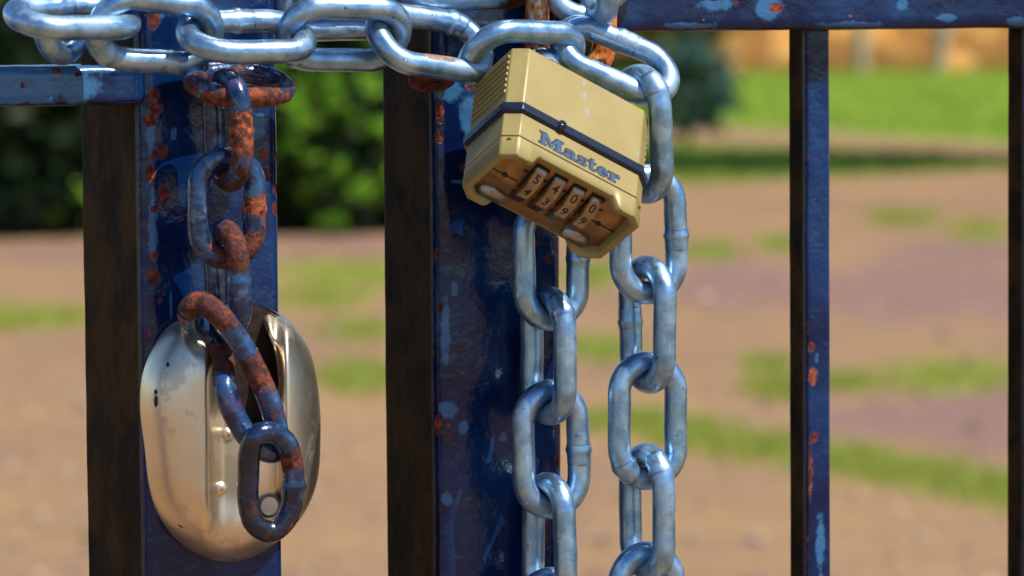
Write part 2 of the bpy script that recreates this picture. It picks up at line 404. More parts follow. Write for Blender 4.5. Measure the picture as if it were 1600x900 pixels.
for wi, (x, (c1, c2)) in enumerate(zip(WX, ('54', '43', '09', '09'))):
    # raised dark boxes painting in the shaded gap around the wheel
    bs = bmesh.new()
    for y0, y1 in ((yw - 10.6, yw - 7.0), (yw - 7.0, yw - 3.5), (yw - 3.5, yw + 0.5), (yw + 0.5, yw + 5.4)):
        z = fz((y0 + y1) / 2); zz = min(fz(y0), fz(y1)) - 0.06
        box(bs, x - 2.75, x + 2.95, y0, y1, zz, zz + 1.5)
    bm_obj('wheel_gap_shade', bs, M_SLOT, face)
    bw = bmesh.new(); rings = []
    for xx in (x - 2.35, x + 2.35):
        rings.append([bw.verts.new((xx * mm, (yw + RW * math.sin(R_(30 * k - 20))) * mm, (AX_Z - RW * math.cos(R_(30 * k - 20))) * mm)) for k in range(12)])
    for k in range(12): bw.faces.new((rings[0][k], rings[0][(k + 1) % 12], rings[1][(k + 1) % 12], rings[1][k]))
    bw.faces.new(rings[0]); bw.faces.new(rings[1][::-1]); bmesh.ops.recalc_face_normals(bw, faces=bw.faces)
    bmesh.ops.bevel(bw, geom=bw.edges[:], offset=0.3 * mm, segments=2, affect='EDGES')
    wh = bm_obj('number_wheel', bw, M_WHEEL, lock, smooth=False)
    for ch, sgn in ((c1, -1), (c2, 1)):
        me = glyph(ch, 5.0 * mm, 0.00008); me.materials.clear(); me.materials.append(M_INK)
        # text x -> +X, text y -> towards the front, normal -> outwards (down)
        ang = R_(15) * sgn - R_(20)
        nrm = Vector((0, math.sin(ang), -math.cos(ang))); up = Vector((0, -math.cos(ang), -math.sin(ang)))
        pos = Vector((x * mm, yw * mm, AX_Z * mm)) + nrm * (ap * mm + 0.00003) 
        MM = Matrix((Vector((1, 0, 0)), up, nrm)).transposed().to_4x4(); MM.translation = pos
        link_obj('digit', me, wh, MM)
# two steel feet at the back of the face
for x0, x1 in ((1.6, 12.0), (38.8, 49.2)):
    bp = bmesh.new(); box(bp, x0, x1, TD - 7.6, TD - 2.4, -53.4, -48.5, 0.55)
    bm_obj('steel_foot', bp, M_PAD, lock, smooth=True)
# side grip ridges (both sides of the upper body)
for side in (0, 1):
    for k in range(7):
        z = -4.6 - 3.0 * k
        xs = -CX - 0.05 if side == 0 else FW + CX + 0.05
        bp = bmesh.new(); bmesh.ops.create_cone(bp, cap_ends=True, segments=10, radius1=0.85 * mm, radius2=0.85 * mm, depth=(SD - 1.5) * mm,
            matrix=Matrix.Translation((xs * mm, TD / 2 * mm, z * mm)) @ Matrix.Rotation(R_(90), 4, 'X'))
        for v in bp.verts: v.co.x = xs * mm + (v.co.x - xs * mm) * 0.8
        bm_obj('grip_ridge', bp, M_BRASS, lock, smooth=True, angle=50)
# lettering
GL = {
 'M': (1.34, [[(0,0),(.40,0),(.40,.13),(.31,.13),(.31,.66),(.58,.06),(.68,.06),(.92,.62),(.92,.13),(.82,.13),(.82,0),(1.30,0),(1.30,.13),(1.20,.13),(1.20,.87),(1.30,.87),(1.30,1),(.93,1),(.66,.45),(.38,1),(0,1),(0,.87),(.10,.87),(.10,.13),(0,.13)]]),
 'a': (.74, [[(.70,0),(.44,0),(.44,.07),(.36,.0),(.24,-.02),(.10,.02),(.03,.12),(.03,.24),(.10,.34),(.24,.40),(.42,.42),(.42,.50),(.36,.56),(.27,.55),(.25,.47),(.08,.47),(.10,.60),(.22,.68),(.38,.70),(.54,.67),(.63,.58),(.64,.12),(.70,.12)], [(.42,.30),(.30,.29),(.24,.22),(.26,.14),(.34,.12),(.42,.18)]]),
 's': (.62, [[(.03,0),(.13,0),(.16,.05),(.26,-.02),(.42,-.02),(.54,.06),(.57,.18),(.54,.29),(.44,.36),(.28,.42),(.22,.47),(.24,.54),(.32,.57),(.40,.53),(.43,.45),(.52,.45),(.52,.68),(.43,.68),(.40,.64),(.32,.70),(.18,.69),(.07,.62),(.04,.50),(.08,.39),(.20,.31),(.34,.25),(.39,.19),(.36,.12),(.28,.10),(.18,.14),(.13,.24),(.03,.24)]]),
 't': (.51, [[(0,.56),(0,.68),(.10,.70),(.14,.90),(.30,.90),(.30,.68),(.44,.68),(.44,.56),(.30,.56),(.30,.20),(.33,.13),(.40,.14),(.46,.18),(.46,.05),(.34,-.02),(.20,-.01),(.11,.06),(.10,.18),(.10,.56)]]),
 'e': (.66, [[(.60,.20),(.52,.06),(.40,-.02),(.24,-.02),(.10,.07),(.02,.22),(.03,.44),(.12,.60),(.26,.70),(.42,.69),(.55,.60),(.61,.46),(.61,.29),(.24,.29),(.27,.17),(.36,.12),(.44,.15),(.48,.22)], [(.24,.40),(.40,.40),(.39,.52),(.32,.58),(.26,.52)]]),
 'r': (.62, [[(0,0),(.42,0),(.42,.12),(.33,.12),(.33,.36),(.38,.48),(.44,.50),(.44,.42),(.60,.42),(.61,.60),(.54,.69),(.44,.69),(.32,.58),(.32,.68),(0,.68),(0,.56),(.10,.56),(.10,.12),(0,.12)]]),
}
U = 7.9
def letter_mesh(ch, ext, off):
    cu = bpy.data.curves.new('l', 'CURVE'); cu.dimensions = '2D'; cu.fill_mode = 'BOTH'; cu.extrude = ext; cu.offset = off
    for poly in GL[ch][1]:
        sp = cu.splines.new('POLY'); sp.points.add(len(poly) - 1); sp.use_cyclic_u = True
        for pt, p in zip(sp.points, poly): pt.co = (p[0] * U * mm, p[1] * U * mm, 0, 1)
    ob = bpy.data.objects.new('l', cu); COL.objects.link(ob); bpy.context.view_layer.update()
    me = bpy.data.meshes.new_from_object(ob.evaluated_get(bpy.context.evaluated_depsgraph_get()))
    bpy.data.objects.remove(ob); return me
xx = 8.2
for ch in 'Master':
    for nm, mt, ext, off, y in (('letter_shadow_edge', M_INK, 0.00003, 0.00030, -0.00008), ('letter', M_LETTER, 0.00003, -0.00022, -0.00018)):  # black outline behind each letter paints the shadow of its recess
        me = letter_mesh(ch, ext, off); me.materials.clear(); me.materials.append(mt)
        MM = Matrix((Vector((1, 0, 0)), Vector((0, 0, 1)), Vector((0, -1, 0)))).transposed().to_4x4()
        dx = 0.30 if nm == 'letter' else 0.05
        MM = MM @ Matrix.Diagonal((1, .76, 1, 1)); MM.translation = ((xx + dx) * mm, y, (-44.2 + (-0.25 if nm == 'letter' else 0.1)) * mm)
        o = link_obj('letter' if nm == 'letter' else 'letter_shadow_outline', me, lock, MM)
    xx += GL[ch][0] * U

# generic swept tube -------------------------------------------------
def sweep(pts, rad, seg=20, closed=True, rfun=None, upv=None):
    n = len(pts); V = []; F = []; prm = []
    T = []
    for i in range(n):
        a = pts[(i - 1) % n] if closed or i > 0 else pts[i]; c = pts[(i + 1) % n] if closed or i < n - 1 else pts[i]
        T.append((c - a).normalized())
    N = upv if upv else (T[0].orthogonal().normalized())
    N = (N - T[0] * N.dot(T[0])).normalized()
    frames = []
    for i in range(n):
        N = (N - T[i] * N.dot(T[i])).normalized(); frames.append((N.copy(), T[i].cross(N)))
    for i in range(n):
        for k in range(seg):
            a = 2 * math.pi * k / seg
            r = rad * (rfun(i / n, a) if rfun else 1)
            V.append(pts[i] + (frames[i][0] * math.cos(a) + frames[i][1] * math.sin(a)) * r); prm.append((i / n, a))
    m = n if closed else n - 1
    for i in range(m):
        j = (i + 1) % n
        for k in range(seg):
            l = (k + 1) % seg
            F.append((i * seg + k, i * seg + l, j * seg + l, j * seg + k))
    if not closed:
        F.append(tuple(range(seg))[::-1]); F.append(tuple((n - 1) * seg + k for k in range(seg)))
    return V, F, prm
# shackle
sp = []
x0, x1, hh = 10.5, 41.5, 13.0
for i in range(8): sp.append(Vector((x0, TD / 2, -3 + (hh - 5 + 3) * i / 8)))
for i in range(1, 12):
    a = math.pi / 2 * i / 12; sp.append(Vector((x0 + 8 - 8 * math.cos(a), TD / 2, hh - 8 + 8 * math.sin(a) + 3)))
for i in range(9): sp.append(Vector((x0 + 8 + (x1 - x0 - 16) * i / 8, TD / 2, hh + 3)))
for i in range(1, 12):
    a = math.pi / 2 * i / 12; sp.append(Vector((x1 - 8 + 8 * math.sin(a), TD / 2, hh - 8 + 8 * math.cos(a) + 3)))
for i in range(9): sp.append(Vector((x1, TD / 2, (hh - 5) - (hh - 5 + 3) * i / 8)))
V, F, _ = sweep([p * mm for p in sp], 4.6 * mm, 24, False, upv=Vector((0, 1, 0)))
mesh_obj('shackle', V, F, M_SHACK, lock)

# ------------------------------------------------------------------ chain links
L_N, W_N, D_N = 0.0508, 0.0304, 0.0084
def link_path(L, W, D, n=96):
    R = (W - D) / 2; hs = (L - W) / 2; per = 4 * hs + 2 * math.pi * R; pts = []
    for i in range(n):
        s = per * i / n
        if s < 2 * hs: p = (-hs + s, R)
        elif s < 2 * hs + math.pi * R:
            a = (s - 2 * hs) / R; p = (hs + R * math.sin(a), R * math.cos(a))
        elif s < 4 * hs + math.pi * R: p = (hs - (s - 2 * hs - math.pi * R), -R)
        else:
            a = (s - 4 * hs - math.pi * R) / R; p = (-hs - R * math.sin(a), -R * math.cos(a))
        pts.append(Vector((p[0], p[1], 0)))
    return pts, 2 * hs / per
def link_mesh(name, m, L, W, D, seed=0, weld=0.15, wpos=None, rust=None, orange=None, n=104, lump=0.02):
    pts, frac = link_path(L, W, D, n)
    wp = frac / 2 if wpos is None else wpos
    for p in pts: p += Vector((noise.noise(p * 60 + Vector((seed * 3.1, 0, 0))), noise.noise(p * 60 + Vector((0, seed * 5.7, 4))), 0.6 * noise.noise(p * 50 + Vector((9, seed, 4))))) * 0.0006
    def rf(t, a):
        d = abs(((t - wp + 0.5) % 1) - 0.5)
        r = 1 + weld * math.exp(-(d / 0.012) ** 2) * (0.6 + 0.4 * math.cos(a * 2 + seed))
        r += 0.045 * (1 if 0 < ((t - wp + 0.5) % 1) - 0.5 < 0.05 else 0) * (1 if weld else 0)
        if lump > 0.05: r += 0.035 * noise.noise(Vector((math.cos(a) * 5, math.sin(a) * 5, t * 70 + seed))) + 0.02 * noise.noise(Vector((math.cos(a) * 11, math.sin(a) * 11, t * 150 + seed)))
        r += lump * noise.noise(Vector((math.cos(a) * 1.2, math.sin(a) * 1.2, t * 14 + seed * 7)))
        return r
    V, F, prm = sweep(pts, D / 2, 22, True, rf, Vector((0, 0, 1)))
    ap1 = (frac + 0.5) / 2
    def wd(t): return ((t - wp + 0.5) % 1) - 0.5
    at = {'rust': [0.0] * len(V), 'orange': [0.0] * len(V),
          'seam': [max(math.exp(-((wd(t) - 0.052 + 0.004 * math.sin(2 * a)) / 0.0035) ** 2), 0.8 * math.exp(-((wd(t) + 0.012 + 0.003 * math.cos(a)) / 0.0035) ** 2)) if weld else 0.0 for t, a in prm],
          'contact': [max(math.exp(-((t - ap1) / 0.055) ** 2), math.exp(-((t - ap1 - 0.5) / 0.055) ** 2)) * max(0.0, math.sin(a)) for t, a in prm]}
    if rust: at['rust'] = [rust(t, a) for t, a in prm]
    if orange: at['orange'] = [orange(t, a) for t, a in prm]
    me = bpy.data.meshes.new(name); me.from_pydata([tuple(v) for v in V], [], F); me.update()
    me.polygons.foreach_set('use_smooth', [True] * len(me.polygons))
    for k, vals in at.items():
        q = me.attributes.new(k, 'FLOAT', 'POINT'); q.data.foreach_set('value', vals)
    me.materials.append(m); return me
zinc_meshes = [link_mesh('link', M_ZINC, L_N, W_N, D_N, s, wpos=None if s % 2 == 0 else 0.74) for s in range(4)]
def frame_from(center, e1, e2):
    e1 = e1.normalized(); e2 = (e2 - e1 * e2.dot(e1)).normalized(); e3 = e1.cross(e2)
    M = Matrix((e1, e2, e3)).transposed().to_4x4(); M.translation = center; return M
def chain_empty(name, px, py, v, label, group=None):
    b = G(px, py, v); M = GM @ Matrix.Translation(b)
    return empty(name, M, label, 'chain', group), b
def place_link(par, base, me, p1, p2, v1, v2, phi, name='link'):
    "p1,p2: photo points of the two link ends' axis, v1,v2 their distance from the gate front; phi rolls it: 0 faces the viewer, + tips the top away"
    a = G(p1[0], p1[1], v1); c = G(p2[0], p2[1], v2)
    e1 = (c - a).normalized(); e2u = Vector((0, 0, 1)) if abs(e1.z) < 0.8 else Vector((-1, 0, 0))
    if abs(e1.z) < 0.8: e2 = Vector((0, math.sin(phi), math.cos(phi)))
    else: e2 = Vector((-math.cos(phi), math.sin(phi), 0))
    return link_obj(name, me, par, frame_from((a + c) / 2 - base, e1, e2))
rad = R_
# --- main silver strand: across the top, then down the right-hand side
ch1, b1 = chain_empty('chain', 800, 60, -0.022, 'new silver chain running along the top and down to the right of the padlock')
Z = zinc_meshes
place_link(ch1, b1, Z[0], (25, 30), (200, 26), -0.030, -0.018, rad(72))
place_link(ch1, b1, Z[1], (142, 40), (342, 58), -0.024, -0.020, rad(-24))
place_link(ch1, b1, Z[2], (270, 58), (498, 56), -0.026, -0.024, rad(62))
place_link(ch1, b1, Z[3], (425, 50), (648, 56), -0.022, -0.022, rad(-36))
t5 = link_mesh('link', M_ZINC, L_N, W_N, D_N, 9, wpos=0.2, rust=lambda t, a: 0.9 * math.exp(-((t - 0.60) / 0.075) ** 2) * (1 if math.cos(a - 1.5) > -0.2 else 0))
place_link(ch1, b1, t5, (572, 52), (770, 80), -0.026, -0.020, rad(38))
place_link(ch1, b1, Z[1], (708, 84), (922, 88), -0.030, -0.022, rad(-42))
place_link(ch1, b1, Z[0], (872, 56), (1050, 132), -0.024, -0.036, rad(42))
def vlink(par, base, me, cx, cy, v, yaw, lean=0.0, flip=False, vlean=0.0):
    "hanging link: yaw 0 = faces out of the gate plane, 90 = edge-on"
    c = G(cx, cy, v); e1 = Vector((math.sin(lean), vlean, -math.cos(lean)))
    if flip: e1.negate()
    e2 = Vector((math.cos(yaw), math.sin(yaw), 0))
    return link_obj('link', me, par, frame_from(c - base, e1, e2))
vlink(ch1, b1, Z[3], 1004, 210, -0.036, rad(98), rad(4), False, 0.06)
vlink(ch1, b1, Z[2], 1013, 366, -0.030, rad(-4), rad(0))
vlink(ch1, b1, Z[0], 1012, 507, -0.028, rad(97), rad(0), True)
vlink(ch1, b1, Z[3], 1012, 657, -0.028, rad(-3), rad(0), True)
vlink(ch1, b1, Z[1], 1011, 801, -0.027, rad(96), rad(0))
vlink(ch1, b1, Z[2], 1011, 954, -0.027, rad(-5), rad(0))
vlink(ch1, b1, Z[0], 1012, 1098, -0.027, rad(95), rad(0))
vlink(ch1, b1, Z[1], 1012, 1245, -0.027, rad(0), rad(0))
# --- short silver strand hanging behind the padlock
ch2, b2 = chain_empty('chain', 861, 300, -0.022, 'silver chain strand hanging straight down from behind the padlock, in front of the post')
vlink(ch2, b2, Z[1], 862, 262, -0.018, rad(95), 0)
vlink(ch2, b2, Z[0], 861, 408, -0.019, rad(2), 0, True)
vlink(ch2, b2, Z[3], 857, 556, -0.019, rad(96), 0)
vlink(ch2, b2, Z[2], 861, 702, -0.019, rad(-2), 0)
vlink(ch2, b2, Z[1], 858, 846, -0.019, rad(96), 0, True)
vlink(ch2, b2, Z[0], 861, 994, -0.019, rad(0), 0)
vlink(ch2, b2, Z[2], 861, 1140, -0.019, rad(95), 0)
# --- strands behind the top one
ch3, b3 = chain_empty('chain', 100, 0, 0.0, 'end loops of silver chain hanging down behind the upper left link')
vlink(ch3, b3, Z[2], 99, -14, -0.004, rad(38), rad(-3))
ch4, b4 = chain_empty('chain', 520, 0, 0.0, 'silver chain links half hidden behind the top strand between the two posts')
place_link(ch4, b4, Z[2], (430, 2), (630, 2), 0.004, 0.004, rad(-25))
place_link(ch4, b4, Z[1], (600, -20), (800, -30), 0.000, 0.000, rad(60))
ch5, b5 = chain_empty('chain', 920, 0, 0.0, 'silver chain end rising out of the frame above the padlock')
vlink(ch5, b5, Z[1], 925, -68, -0.022, rad(80), rad(10))
place_link(ch5, b5, Z[0], (854, 22), (1010, -110), -0.012, -0.004, rad(20))
# --- orange rusted links behind the padlock
ch6, b6 = chain_empty('chain', 890, 0, 0.0, 'orange rusted old chain links behind the top of the padlock')
ring = link_mesh('link', M_ORG, 0.056, 0.0362, 0.0088, 21, weld=0.0)
vlink(ch6, b6, ring, 893, 20, -0.010, rad(-2), rad(-2))
place_link(ch6, b6, link_mesh('link', M_OLD, 0.050, 0.030, 0.0085, 23, weld=0.0, rust=lambda t, a: 0.9), (655, -20), (832, -22), -0.006, -0.006, rad(-60))
place_link(ch6, b6, link_mesh('link', M_OLD, 0.018, 0.0145, 0.0065, 24, weld=0.0, rust=lambda t, a: 0.9), (640, 120), (712, 122), -0.0045, -0.0045, rad(-60))

# ------------------------------------------------------------------ old painted chain on the left
ch7, b7 = chain_empty('chain', 350, 300, -0.02, 'old rusty chain with flaking blue paint on the left post')
LO, WO, DO = 0.0425, 0.0275, 0.0077
def bumpf(c, w, p=1.0): return lambda t, a: p * math.exp(-((((t - c) + 0.5) % 1 - 0.5) / w) ** 2)
def old(seed, rust, orange=None, L=LO, W=WO, D=DO, weld=0.16, wpos=None):
    return link_mesh('link', M_OLD, L, W, D, seed, weld, wpos, rust, orange, lump=0.08)
fr = link_path(LO, WO, DO)[1]
o1 = old(31, lambda t, a: 0.42 + 0.45 * math.exp(-((t - 0.60) / 0.16) ** 2), lambda t, a: 0.4 * (0.45 < t < 0.7), L=0.0405, W=0.028, weld=0.0)
place_link(ch7, b7, o1, (288, 134), (458, 130), -0.024, -0.018, rad(68))
o2 = old(32, lambda t, a: 0.12 + 0.9 * math.exp(-(((t - 0.09 + .5) % 1 - .5) / 0.10) ** 2) + 0.6 * math.exp(-((t - 0.32) / 0.10) ** 2), lambda t, a: math.exp(-(((t - 0.07 + .5) % 1 - .5) / 0.09) ** 2), wpos=fr / 2)
c = G(356, 203, -0.026); link_obj('link', o2, ch7, frame_from(c - b7, Vector((0.03, 0.02, -1)), Vector((0.10, -1, 0))))
o3 = old(33, lambda t, a: 0.24 + 0.8 * math.exp(-((t - 0.07) / 0.035) ** 2) + 0.5 * math.exp(-((t - 0.21) / 0.06) ** 2) + 0.3 * math.exp(-((t - 0.38) / 0.10) ** 2), lambda t, a: math.exp(-((t - 0.07) / 0.05) ** 2), wpos=fr / 2)
c = G(354, 325, -0.026); link_obj('link', o3, ch7, frame_from(c - b7, Vector((-0.02, 0, -1)), Vector((1, -0.15, 0))))
o4 = old(34, lambda t, a: 0.2 + 0.75 * math.exp(-(((t - 0.95 + .5) % 1 - .5) / 0.10) ** 2), wpos=fr / 2)
c = G(355, 437, -0.026); link_obj('link', o4, ch7, frame_from(c - b7, Vector((0.05, 0, -1)), Vector((0.06, -1, 0))))

def crv(ctrl, per=14):
    "closed Catmull-Rom through control points"
    n = len(ctrl); out = []
    for i in range(n):
        p0, p1, p2, p3 = ctrl[i - 1], ctrl[i], ctrl[(i + 1) % n], ctrl[(i + 2) % n]
        for k in range(per):
            t = k / per
            out.append(0.5 * ((2 * p1) + (p2 - p0) * t + (2 * p0 - 5 * p1 + 4 * p2 - p3) * t * t + (3 * p1 - p0 - 3 * p2 + p3) * t ** 3))
    return out
def custom_link(ctrl, D, seed, rust, weld=None, near_black=None, base=b7, par=ch7):
    pts = crv([G(x, y, v) - base for x, y, v in ctrl])
    def rf(t, a):
        r = 1 + 0.05 * noise.noise(Vector((math.cos(a), math.sin(a), t * 14 + seed * 7)))
        r += 0.035 * noise.noise(Vector((math.cos(a) * 5, math.sin(a) * 5, t * 70 + seed)))
        if weld is not None:
            d = abs(((t - weld + 0.5) % 1) - 0.5); r += 0.17 * math.exp(-(d / 0.014) ** 2)
        return r
    V, F, prm = sweep(pts, D / 2, 22, True, rf)
    cen = sum(V, Vector()) / len(V)
    return mesh_obj('link', [v - cen for v in V], F, M_OLD, par, True, {'rust': [rust(t, a) for t, a in prm], 'orange': [0.0] * len(V), 'near_black': [near_black(t, a) if near_black else 0.0 for t, a in prm]}, Matrix.Translation(cen))
# crooked long link: hooks round the guard's left lip, crosses the slot and carries the last link
c5 = [(296, 484, -0.0280), (315, 473, -0.0315), (346, 496, -0.0375), (377, 538, -0.0375), (400, 580, -0.0385), (420, 626, -0.0395), (432, 668, -0.0395),
      (436, 700, -0.0375), (418, 705, -0.0370), (390, 686, -0.0375), (367, 650, -0.0375), (353, 612, -0.0355), (349, 585, -0.0305), (348, 560, -0.0240), (335, 535, -0.0170), (312, 512, -0.0160), (298, 500, -0.0200)]
def r5(t, a):
    return 0.12 + 0.85 * (math.exp(-(((t - 0.06 + .5) % 1 - .5) / 0.09) ** 2) + math.exp(-((t - 0.24) / 0.035) ** 2) + math.exp(-((t - 0.74) / 0.07) ** 2) + 0.3 * math.exp(-((t - 0.33) / 0.05) ** 2))
custom_link(c5, DO * 1.02, 35, r5)
# last link, lying on the guard
c6 = [(401, 680, -0.0465), (425, 676, -0.0460), (447, 692, -0.0445), (457, 728, -0.0425), (458, 770, -0.0415), (450, 806, -0.0405), (426, 830, -0.0400),
      (398, 818, -0.0400), (388, 785, -0.0405), (388, 745, -0.0415), (390, 705, -0.0435)]
custom_link(c6, DO * 0.98, 36, lambda t, a: 0.14 + 0.85 * math.exp(-((t - 0.24) / 0.045) ** 2) + 0.35 * math.exp(-((t - 0.62) / 0.15) ** 2), weld=0.34, near_black=lambda t, a: 0.9 * sst(0.30, 0.42, t) * (1 - sst(0.95, 1.0, t)))

# ------------------------------------------------------------------ stainless guard
gb = G(360, 680, 0.0)
guard = empty('chain_guard', GM @ Matrix.Translation(gb), 'domed polished stainless steel chain guard on the left post', 'chain guard')
def cr_closed(pts, per=10):
    v = crv([Vector((x, y, 0)) for x, y in pts], per); return [(p.x, p.y) for p in v]
outer = cr_closed([(300, 495), (266, 507), (239, 543), (222, 588), (219, 640), (226, 700), (233, 760), (248, 806), (278, 845), (318, 870), (362, 878), (408, 864), (450, 832), (480, 794), (497, 745), (501, 680), (499, 622), (490, 566), (471, 523), (440, 491), (400, 470), (368, 476), (340, 490)])
inner = cr_closed([(330, 512), (338, 530), (345, 552), (347, 585), (352, 625), (366, 655), (390, 668), (415, 662), (430, 640), (437, 605), (434, 565), (424, 530), (408, 500), (388, 488), (360, 494)])
CC = (385, 585)
def radial(poly, ang):
    "distance from CC to the outline along ang"
    dx, dy = math.cos(ang), math.sin(ang); best = None
    for i, p in enumerate(poly):
        q = poly[(i + 1) % len(poly)]
        ex, ey = q[0] - p[0], q[1] - p[1]; den = dx * ey - dy * ex
        if abs(den) < 1e-9: continue
        t = ((p[0] - CC[0]) * ey - (p[1] - CC[1]) * ex) / den; s = ((p[0] - CC[0]) * dy - (p[1] - CC[1]) * dx) / den
        if 0 <= s <= 1 and t > 0 and (best is None or t > best): best = t
    return best
def segd(x, y, poly):
    b = 1e9
    for i in range(0, len(poly), 2):
        p = poly[i]; q = poly[(i + 2) % len(poly)]
        ex, ey = q[0] - p[0], q[1] - p[1]; L2 = ex * ex + ey * ey + 1e-9
        t = max(0, min(1, ((x - p[0]) * ex + (y - p[1]) * ey) / L2)); b = min(b, math.hypot(x - p[0] - ex * t, y - p[1] - ey * t))
    return b
def sst(a, b, x):
    t = max(0, min(1, (x - a) / (b - a))); return t * t * (3 - 2 * t)
NA, NR = 168, 46
rings = []
V = []; chips = []; inn = []
def hgt(x, y):
    d = segd(x, y, outer); t = min(1, d / 120)
    h = 1.5 + 21.5 * (1 - (1 - t) ** 3.0) ** 0.70
    # sunken middle panel carrying the rivets, fading out towards the bottom
    pan = sst(322, 350, x) * (1 - sst(428, 452, x)) * (1 - sst(770, 880, y))
    h -= 7.5 * pan
    h -= 10 * sst(312, 345, x) * (1 - sst(395, 425, x)) * (1 - sst(500, 560, y))
    h += 1.2 * math.exp(-((x - 322) / 10) ** 2) * sst(520, 600, y)
    return h
angs = [2 * math.pi * i / NA for i in range(NA)]
ro = [radial(outer, a) for a in angs]; ri = [radial(inner, a) for a in angs]
layers = []
for k in range(-7, NR + 1):
    for i, a in enumerate(angs):
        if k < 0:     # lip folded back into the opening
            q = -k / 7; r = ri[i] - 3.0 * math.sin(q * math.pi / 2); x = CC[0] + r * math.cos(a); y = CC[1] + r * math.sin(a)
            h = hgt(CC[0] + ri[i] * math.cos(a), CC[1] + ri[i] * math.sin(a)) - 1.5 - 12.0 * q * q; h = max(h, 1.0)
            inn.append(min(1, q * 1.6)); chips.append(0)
        else:
            t = k / NR; t = 1 - (1 - t) ** 1.35
            r = ri[i] + (ro[i] - ri[i]) * t; x = CC[0] + r * math.cos(a); y = CC[1] + r * math.sin(a)
            h = hgt(x, y) - 1.5 * math.exp(-((r - ri[i]) / 4.0) ** 2)
            inn.append(0.0)
            cv = 0
            for (cx, cy, sx, sy) in ((243, 612, 4, 6), (244, 626, 4, 12), (262, 570, 3, 5), (289, 823, 4, 4), (285, 822, 6, 2), (366, 875, 5, 2)):
                cv = max(cv, math.exp(-(((x - cx) / sx) ** 2 + ((y - cy) / sy) ** 2)))
            chips.append(cv)
        V.append(G(x, y, -h * mm) - gb)
# skirt: turn the outer edge back and close with a back shell
NL = NR + 8
for i, a in enumerate(angs):
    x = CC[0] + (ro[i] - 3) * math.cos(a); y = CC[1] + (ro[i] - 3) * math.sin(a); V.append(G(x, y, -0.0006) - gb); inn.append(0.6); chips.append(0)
F = []
for k in range(NL):
    for i in range(NA):
        j = (i + 1) % NA; F.append((k * NA + i, k * NA + j, (k + 1) * NA + j, (k + 1) * NA + i))
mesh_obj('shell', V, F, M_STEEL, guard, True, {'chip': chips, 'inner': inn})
# flat back plate seen in the slot
bk = [(CC[0] + (r * 0.93) * math.cos(a), CC[1] + (r * 0.93) * math.sin(a)) for r, a in zip(ro[::4], angs[::4])]
V = [G(x, y, -0.0004) - gb for x, y in bk] + [G(x, y, -0.0016) - gb for x, y in bk]; n = len(bk)
F = [tuple(range(n)), tuple(range(n, 2 * n))[::-1]] + [(i, (i + 1) % n, n + (i + 1) % n, n + i) for i in range(n)]
mesh_obj('back_plate', V, F, simple('rusty_brown_steel', (0.035, 0.014, 0.008), 0.6, 0.4, 300, 0.6), guard, False)
for (x, y, r) in ((356, 678, 2.3), (344, 763, 2.6)):
    b = bmesh.new(); bmesh.ops.create_uvsphere(b, u_segments=20, v_segments=12, radius=r * mm)
    for v in b.verts: v.co.y *= 0.75
    h = hgt(x, y); bm_obj('rivet', b, M_STEEL, guard, Matrix.Translation(G(x, y, -(h - 0.2) * mm) - gb), smooth=True)
# key cylinder in the lower middle
h = hgt(418, 790); cpos = G(418, 790, -(h + 0.6) * mm) - gb
b = bmesh.new(); bmesh.ops.create_cone(b, cap_ends=True, segments=32, radius1=4.6 * mm, radius2=4.3 * mm, depth=3 * mm, matrix=Matrix.Rotation(R_(90), 4, 'X'))
ky = bm_obj('lock_cylinder', b, M_SLOT, guard, Matrix.Translation(cpos), smooth=False)
b = bmesh.new(); bmesh.ops.create_cone(b, cap_ends=True, segments=32, radius1=3.4 * mm, radius2=3.2 * mm, depth=1.2 * mm, matrix=Matrix.Rotation(R_(90), 4, 'X'))
bm_obj('cylinder_face', b, M_PAD, ky, Matrix.Translation((0, -1.25 * mm, 0)), smooth=False)

# ------------------------------------------------------------------ gates
def rounded_rect(w_, d_, r, step=1.3):
    "outline (mm) anticlockwise seen from above, u 0..w, v 0..d"
    pts = []
    def arc(cx, cy, a0):
        for k in range(7): a = a0 + math.pi / 2 * k / 6; pts.append((cx + r * math.cos(a), cy + r * math.sin(a)))
    def lin(x0, y0, x1, y1):
        n = max(1, int(math.hypot(x1 - x0, y1 - y0) / step))
        for k in range(1, n): pts.append((x0 + (x1 - x0) * k / n, y0 + (y1 - y0) * k / n))
    arc(r, r, math.pi); lin(r, 0, w_ - r, 0); arc(w_ - r, r, -math.pi / 2); lin(w_, r, w_, d_ - r); arc(w_ - r, d_ - r, 0); lin(w_ - r, d_, r, d_); arc(r, d_ - r, math.pi / 2); lin(0, d_ - r, 0, r)
    return pts
def blobs(px, py, lst):
    c = 0.0
    for b_ in lst:
        x, y, r = b_[0], b_[1], b_[2]; ry = b_[3] if len(b_) > 3 else r
        d = ((px - x) / r) ** 2 + ((py - y) / ry) ** 2
        if d < 6: c = max(c, math.exp(-d * 0.7))
    return c
